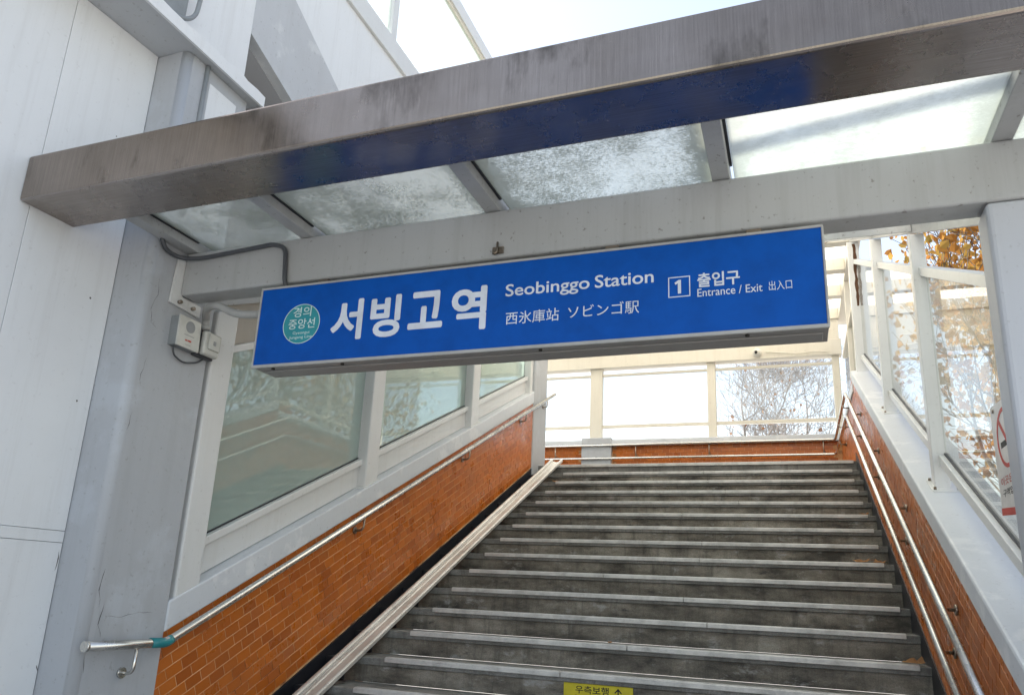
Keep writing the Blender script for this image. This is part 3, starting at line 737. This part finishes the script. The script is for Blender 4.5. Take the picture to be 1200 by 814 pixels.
for ch, (x0, x1) in zip('서빙고역', ((-2.070, -1.895), (-1.853, -1.690), (-1.648, -1.470), (-1.428, -1.254))):
    z0, z1 = {'서': (1.124, 1.332), '빙': (1.123, 1.334), '고': (1.148, 1.334), '역': (1.122, 1.334)}[ch]
    lettering(ch, (x0, x1, z0, z1), 'letter', sg, .028)
lettering('Seobinggo', (-1.165, -0.778, 1.249, 1.325), 'letter', sg, .012)
lettering('Station', (-0.755, -.503, 1.266, 1.325), 'letter', sg, .012)
lettering('西氷庫站', (-1.158, -.912, 1.133, 1.192), 'letter', sg, .002)
lettering('ソビンゴ駅', (-.872, -.564, 1.137, 1.195), 'letter', sg, .002)
b = B(); w = .004
for x0, x1, z0, z1 in ((-.443, -.354, 1.277, 1.277+w), (-.443, -.354, 1.191, 1.191+w), (-.443, -.443+w, 1.195, 1.277), (-.354-w, -.354, 1.195, 1.277)):
    b.box(x0, x1, SY+.0005, SY+.002, z0, z1)
part('number_frame', b, 'letter', sg)
b = B(); b.prism([(-.404, SY+.0012, 1.206), (-.391, SY+.0012, 1.206), (-.391, SY+.0012, 1.266), (-.401, SY+.0012, 1.266), (-.417, SY+.0012, 1.255), (-.413, SY+.0012, 1.246), (-.404, SY+.0012, 1.252)], (0, -.0008, 0)); part('numeral', b, 'letter', sg)
lettering('출입구', (-.325, -.158, 1.224, 1.287), 'letter', sg, .022)
lettering('Entrance / Exit', (-.326, -.074, 1.184, 1.219), 'letter', sg, .006)
lettering('出入口', (-.050, .036, 1.184, 1.224), 'letter', sg, .0)
b = B(); cv = [(-2.243+.106*math.cos(2*math.pi*i/40), SY+.0018, 1.229+.102*math.sin(2*math.pi*i/40)) for i in range(40)]
b.prism(cv, (0, -.0008, 0)); badge = part('line_badge', b, 'teal', sg)
rim = B()
for i in range(40):
    a0, a1 = 2*math.pi*i/40, 2*math.pi*(i+1)/40
    p = lambda a, k: (-2.243+.106*k*math.cos(a), SY+.0008, 1.229+.102*k*math.sin(a))
    rim.prism([p(a0, .985), p(a1, .985), p(a1, 1.015), p(a0, 1.015)], (0, -.0012, 0))
part('badge_rim', rim, 'letter_teal', badge)
lettering('경의', (-2.297, -2.192, 1.265, 1.318), 'letter_teal', badge, .006, SY+.0008)
lettering('중앙선', (-2.318, -2.164, 1.203, 1.256), 'letter_teal', badge, .006, SY+.0008)
lettering('Gyeongui', (-2.287, -2.190, 1.171, 1.190), 'letter_teal', badge, 0, SY+.0008)
lettering('Jungang Line', (-2.305, -2.172, 1.148, 1.167), 'letter_teal', badge, 0, SY+.0008)

# ================================================================== SMALL EQUIPMENT ON THE PILLAR
al = thing('alarm_speaker', (-3.13, 3.08, 1.2), 'pale alarm box with round speaker grille fixed to the grey pillar', 'speaker')
PX = XW0+.0045
b = B(); b.prism([(PX, 2.985, 1.372), (PX, 2.988, 1.208), (PX, 3.145, 1.208), (PX, 3.135, 1.372)], (.055, 0, 0)); part('back_box', b, 'boxside', al)
b = B(); b.prism([(PX+.0555, 2.983, 1.375), (PX+.0555, 2.986, 1.205), (PX+.0555, 3.15, 1.205), (PX+.0555, 3.14, 1.375)], (.010, 0, 0)); part('front_plate', b, 'box', al)
b = B(); b.tube([(PX+.066, 3.065, 1.326), (PX+.0675, 3.065, 1.326)], .033, 24); part('grille', b, 'speaker', al)
b = B(); b.box(PX+.0658, PX+.0668, 3.03, 3.10, 1.275, 1.278); b.box(PX+.0658, PX+.0668, 3.045, 3.085, 1.222, 1.224); part('printed_line', b, 'speaker', al)
b = B(); b.box(PX+.0658, PX+.0668, 3.04, 3.058, 1.243, 1.250); b.box(PX+.0658, PX+.0668, 3.062, 3.085, 1.243, 1.252); part('red_print', b, 'red', al)
jb = thing('junction_box', (-3.12, 3.22, 1.2), 'small grey electrical box with dark back beside the alarm speaker', 'electrical box')
b = B(); b.box(PX, PX+.035, 3.158, 3.30, 1.20, 1.365, .008); part('back_box', b, 'rubber', jb)
b = B(); b.box(PX+.036, PX+.075, 3.175, 3.30, 1.21, 1.35, .014, 3); part('cover', b, 'box', jb)
b = B(); b.box(PX+.076, PX+.083, 3.20, 3.29, 1.245, 1.34, .006); part('lid', b, 'box', jb)
b = B(); b.box(PX+.0832, PX+.0842, 3.235, 3.255, 1.275, 1.30); part('label_plate', b, 'speaker', jb)
b = B(); b.tube(arc([(PX+.02, 3.01, 1.207), (PX+.02, 3.02, 1.16), (PX+.012, 3.10, 1.135), (PX+.02, 3.2, 1.165), (PX+.02, 3.24, 1.20)], .04), .005, 6)
tag(part('alarm_cable', b, 'rubber'), 'thin dark cable sagging between alarm speaker and electrical box', 'cable')
b = B(); b.tube(arc([(PX+.035, 3.20, 1.355), (PX+.035, 3.20, 1.42), (PX+.10, 3.12, 1.452), (PX+.22, 3.06, 1.447), (-2.75, 3.04, 1.36), (-2.50, 3.04, 1.345)], .09), .021, 12)
cd = tag(part('flexible_conduit', b, 'conduit'), 'grey flexible conduit curving from electrical box to blue sign', 'conduit')
for p, q in (((PX+.035, 3.20, 1.36), (PX+.035, 3.20, 1.385)), ((-2.60, 3.04, 1.348), (-2.575, 3.04, 1.347)), ((-2.535, 3.04, 1.346), (-2.51, 3.04, 1.345))):
    b = B(); b.tube([p, q], .028, 12); part('coupling', b, 'conduit', cd)
b = B(); b.tube(arc([(PX+.02, 2.80, 1.78), (PX+.02, 2.84, 1.70), (PX+.03, 2.95, 1.69), (-3.0, 2.985, 1.695), (-2.52, 2.985, 1.722), (-2.445, 2.985, 1.69), (-2.425, 2.985, 1.50), (-2.41, 3.0, 1.452), (-2.2, 3.03, 1.452)], .06), .012, 10)
tag(part('sign_power_cable', b, 'rubber'), 'dark power cable running along the white beam then down into the sign', 'cable')

# dome camera on the landing beam
dc = thing('security_camera', (-.43, 11.95, 3.79), 'small white dome camera on the cream beam above landing windows', 'camera')
b = B(); b.tube([(-.43, 11.958, 3.80), (-.43, 11.93, 3.80)], .075, 20); part('mount', b, 'camwhite', dc)
bm_ = B(); bmesh.ops.create_uvsphere(bm_.bm, u_segments=20, v_segments=12, radius=.062, matrix=Matrix.Translation((-.43, 11.91, 3.795)))
for f in bm_.bm.faces: f.smooth = True
part('dome', bm_, 'camwhite', dc)
bm_ = B(); bmesh.ops.create_uvsphere(bm_.bm, u_segments=12, v_segments=8, radius=.03, matrix=Matrix.Translation((-.44, 11.87, 3.785))); part('lens', bm_, 'lens', dc)

# yellow keep-right plate on a riser
yy = 8.9793-12*T+.02
kp = thing('keep_right_plate', (-1.18, yy, -.6), 'yellow keep right plate with arrow on a stair riser', 'sign')
XA, XBp = -1.402, -.968
zt = -.528
b = B(); b.box(XA, XBp, yy-.006, yy-.001, zt-.105, zt, .0015, 1); part('plate', b, 'yellow', kp)
lettering('우측보행', (XA+.075, XA+.285, zt-.058, zt-.012), 'ink', kp, .012, yy-.0062)
lettering('Keep right', (XA+.075, XA+.155, zt-.083, zt-.066), 'ink', kp, .006, yy-.0062)
lettering('右側歩行', (XA+.205, XA+.285, zt-.086, zt-.068), 'ink', kp, .0, yy-.0062)
b = B(); ax = XA+.343
b.prism([(ax-.004, yy-.0062, zt-.085), (ax+.004, yy-.0062, zt-.085), (ax+.004, yy-.0062, zt-.028), (ax+.018, yy-.0062, zt-.042), (ax+.023, yy-.0062, zt-.037), (ax, yy-.0062, zt-.012), (ax-.023, yy-.0062, zt-.037), (ax-.018, yy-.0062, zt-.042), (ax-.004, yy-.0062, zt-.028)], (0, -.0006, 0))
part('arrow', b, 'ink', kp)

# no smoking notice on the right glass
ns = thing('no_smoking_notice', (.83, 3.48, .42), 'white no smoking notice with red ring on the right window', 'notice')
NX = .8335
def nq(y, h): return (NX-.002, y, zs(y, 0)*0+h)
Y0, Y1, Z0, Z1 = 3.27, 3.745, .40, .865
b = B(); b.prism([nq(Y0, Z0-.04), nq(Y1, Z0), nq(Y1, Z1), nq(Y0, Z1-.02)], (-.003, 0, 0)); part('plate', b, 'plate', ns)
b = B()
for i in range(36):
    a0, a1 = 2*math.pi*i/36, 2*math.pi*(i+1)/36
    p = lambda a, k: (NX-.0055, 3.545+.135*k*math.cos(a), .70+.125*k*math.sin(a))
    b.prism([p(a0, .86), p(a1, .86), p(a1, 1), p(a0, 1)], (-.0008, 0, 0))
part('red_ring', b, 'red', ns)
b = B(); b.prism([(NX-.0055, 3.445, .615), (NX-.0055, 3.46, .60), (NX-.0055, 3.645, .785), (NX-.0055, 3.63, .80)], (-.0006, 0, 0)); part('slash', b, 'red', ns)
b = B(); b.prism([(NX-.0052, 3.46, .665), (NX-.0052, 3.63, .665), (NX-.0052, 3.63, .69), (NX-.0052, 3.46, .69)], (-.0006, 0, 0)); b.tube([(NX-.0055, 3.50, .70), (NX-.0055, 3.49, .73), (NX-.0055, 3.52, .75)], .004, 4); part('cigarette', b, 'ink', ns)
lettering('이곳은 금연', (-3.70, -3.36, .515, .55), 'red', ns, .01, dirv=(0, -1, 0), org=(NX-.0052, 0, 0))
lettering('구역입니다', (-3.69, -3.40, .468, .50), 'ink', ns, .01, dirv=(0, -1, 0), org=(NX-.0052, 0, 0))
b = B(); b.prism([nq(Y0, Z0-.04), nq(Y1, Z0), nq(Y1, Z0+.03), nq(Y0, Z0-.01)], (-.0045, 0, 0)); part('red_band', b, 'red', ns)
b = B(); b.tube([(NX-.004, 3.69, .84), (NX-.012, 3.69, .84)], .008, 8); part('screw', b, 'bracket', ns)

# ================================================================== FALLEN LEAVES
def fallen_leaf(y, x, s, rot, label, seed):
    rr = random.Random(seed); b = B(); i = round((8.9793-y)/T); z = 1.4488-i*.16+.006; yb = 8.9793-i*T+.05
    pts = []
    for k in range(15):
        a = 2*math.pi*k/15; rad = s*(.55+.45*abs(math.cos(a*2.5)))*(1+.2*rr.random()); pts.append((rad*math.cos(a), rad*math.sin(a)*.7, .35*s*math.sin(a*3+seed)*rr.random()+.25*s*abs(math.cos(a))))
    cv = b.bm.verts.new((x, yb, z+.004)); vs = []
    for px, py, pz in pts:
        q = Matrix.Rotation(rot, 3, 'Z') @ Vector((px, py, pz)); vs.append(b.bm.verts.new((x+q.x, yb+q.y, z+.004+max(q.z, 0))))
    for k in range(15): b.bm.faces.new((cv, vs[k], vs[(k+1) % 15]))
    b.tube([(x, yb, z+.006), Vector((x, yb, z+.008)) + Matrix.Rotation(rot, 3, 'Z') @ Vector((s*1.5, 0, s*.3))], .0025, 4)
    tag(part('fallen_leaf', b, 'leaf_dry'), label, 'leaf', 'dry leaves fallen on the steps')
fallen_leaf(6.55, .47, .065, .4, 'curled dry brown leaf on a middle step near the right rail', 1)
fallen_leaf(6.55, .60, .06, 2.0, 'smaller dry leaf right of the curled one on the middle step', 2)
fallen_leaf(5.16, .61, .075, 1.0, 'large dry leaf on a low step end under the right rail', 3)
fallen_leaf(7.6, .60, .035, 2.5, 'tiny yellowish leaf at the right end of an upper step', 4)
fallen_leaf(5.16, -1.2, .02, 1.5, 'tiny brown leaf scrap low in the middle of the stairs', 6)
fallen_leaf(8.63, -2.70, .035, .7, 'small leaf beside the ramp near the top of the stairs', 8)

# ================================================================== TREES
def grow_tree(seed, base, height, spread, levels, r0, lean=(0, 0), twig=.006, first=1.0, more=0):
    """returns list of limbs (points, radii) and twig tips"""
    rr = random.Random(seed); limbs = []; tips = []
    def limb(p, d, length, r, lvl):
        n = 5 if lvl < 2 else 4; pts = [p]; rad = [r]; d = d.normalized(); q = p
        for i in range(n):
            d = (d + Vector((rr.uniform(-1, 1), rr.uniform(-1, 1), rr.uniform(-.6, 1)))*(.10+.05*lvl) + Vector((0, 0, .06 if lvl else 0))).normalized()
            q = q + d*length/n; pts.append(q); rad.append(max(r*(1-(i+1)/n*.55), twig))
        limbs.append((pts, rad, lvl))
        if lvl >= levels: tips.append((pts[-1], d)); tips.append((pts[len(pts)//2], d)); return
        kids = (rr.randint(3, 4) if lvl < levels-1 else rr.randint(3, 5)) + more
        for k in range(kids):
            j = rr.uniform(.35, 1) if lvl else rr.uniform(.55, 1)
            f = j*n; i0 = min(int(f), n-1); pp = pts[i0].lerp(pts[i0+1], f-i0)
            side = d.orthogonal(); side.rotate(Matrix.Rotation(rr.uniform(0, 2*math.pi), 3, d))
            nd_ = (d*(1-spread*.6) + side*spread + Vector((0, 0, .12))).normalized()
            limb(pp, nd_, length*rr.uniform(.58, .8)*(first if lvl == 0 else 1), max(rad[i0]*rr.uniform(.5, .7), twig), lvl+1)
        limb(pts[-1], d, length*.7*(first if lvl == 0 else 1), rad[-1], lvl+1)
    limb(Vector(base), Vector((lean[0], lean[1], 1)), height, r0, 0)
    return limbs, tips
def tree(name, seed, base, trunk_h, spread, levels, r0, label, nleaf, leafsize, leafmat, group, lean=(0, 0), twig=.006, scatter=.13, trunk_mat='bark', first=1.0, more=0):
    limbs, tips = grow_tree(seed, base, trunk_h, spread, levels, r0, lean, twig, first, more)
    inside = lambda q: q.x < 1.45 and q.y < 12.9            # cut back along the stair enclosure
    limbs = [l for l in limbs if l[2] == 0 or not any(inside(q) for q in l[0])]; tips = [q for q in tips if not inside(q[0])]
    t = thing(name, base, label, 'tree', group)
    b = B()
    for p, r, l in limbs:
        if l <= 1: b.tube(p, r, 8)
    part('trunk', b, trunk_mat, t)
    V, F = [], []
    for p, r, l in limbs:
        if l <= 1: continue
        n = 4 if l == 2 else 3; s0 = len(V)
        for i, (q, rad) in enumerate(zip(p, r)):
            d = (p[min(i+1, len(p)-1)]-p[max(i-1, 0)]).normalized(); a = d.orthogonal().normalized(); c = d.cross(a)
            for j in range(n): V.append(q + (a*math.cos(2*math.pi*j/n)+c*math.sin(2*math.pi*j/n))*rad)
        for i in range(len(p)-1):
            for j in range(n): F.append((s0+i*n+j, s0+i*n+(j+1) % n, s0+(i+1)*n+(j+1) % n, s0+(i+1)*n+j))
    me = bpy.data.meshes.new('branches'); me.from_pydata(V, [], F); part('branches', me, trunk_mat, t)
    if nleaf:
        rr = random.Random(seed+50); V, F = [], []
        for k in range(nleaf):
            p, d = rr.choice(tips); c = p + Vector((rr.gauss(0, scatter), rr.gauss(0, scatter), rr.gauss(0, scatter)))
            if inside(c): continue
            s = leafsize*rr.uniform(.55, 1.25)
            a = Vector((rr.gauss(0, 1), rr.gauss(0, 1), rr.gauss(0, .6))).normalized(); e = a.orthogonal(); e.rotate(Matrix.Rotation(rr.uniform(0, 6.28), 3, a)); w = a.cross(e)
            s0 = len(V)
            for x, y, z in ((-.5, 0, 0), (-.15, .42, .1), (.1, .3, 0), (.5, .12, -.1), (.25, -.3, 0), (-.2, -.4, .1)): V.append(c + e*x*s + w*y*s + a*z*s)
            F.append((s0, s0+1, s0+2, s0+3)); F.append((s0, s0+3, s0+4, s0+5))
        me = bpy.data.meshes.new('crown'); me.from_pydata(V, [], F); part('crown', me, leafmat, t)
    return t
BT = 'bare trees beyond the landing'
tree('bare_tree', 21, (-1.3, 30, GZ), 6.7, .66, 5, .13, 'large bare tree with fine haze-paled twigs behind the right landing window', 60, .11, 'leaf_dry', BT, twig=.008, trunk_mat='bark_hazed', first=.58)
tree('bare_tree', 44, (1.5, 32, GZ), 7.0, .6, 4, .11, 'bare tree with some brown leaves beside the corner post', 70, .12, 'leaf_dry', BT, twig=.008, trunk_mat='bark_hazed', first=.5)
AT = 'autumn trees right of the stairs'
tree('autumn_tree', 5, (3.6, 11.0, GZ), 3.5, .6, 4, .15, 'yellow-leaved tree close behind the right windows', 2600, .095, 'leaf', AT, twig=.006)
tree('autumn_tree', 6, (3.8, 17.0, GZ), 4.0, .6, 4, .15, 'brown-leaved tree farther up behind the right windows', 2200, .10, 'leaf', AT, twig=.006)
tree('autumn_tree', 8, (6.4, 6.2, GZ), 3.4, .65, 4, .18, 'autumn tree off to the right, mirrored in the left windows', 3000, .14, 'leaf', AT, twig=.008)
tree('autumn_tree', 9, (7.0, 11.5, GZ), 3.8, .65, 4, .18, 'autumn tree beyond the right wall, mirrored in the far left windows', 3000, .14, 'leaf', AT, twig=.008)
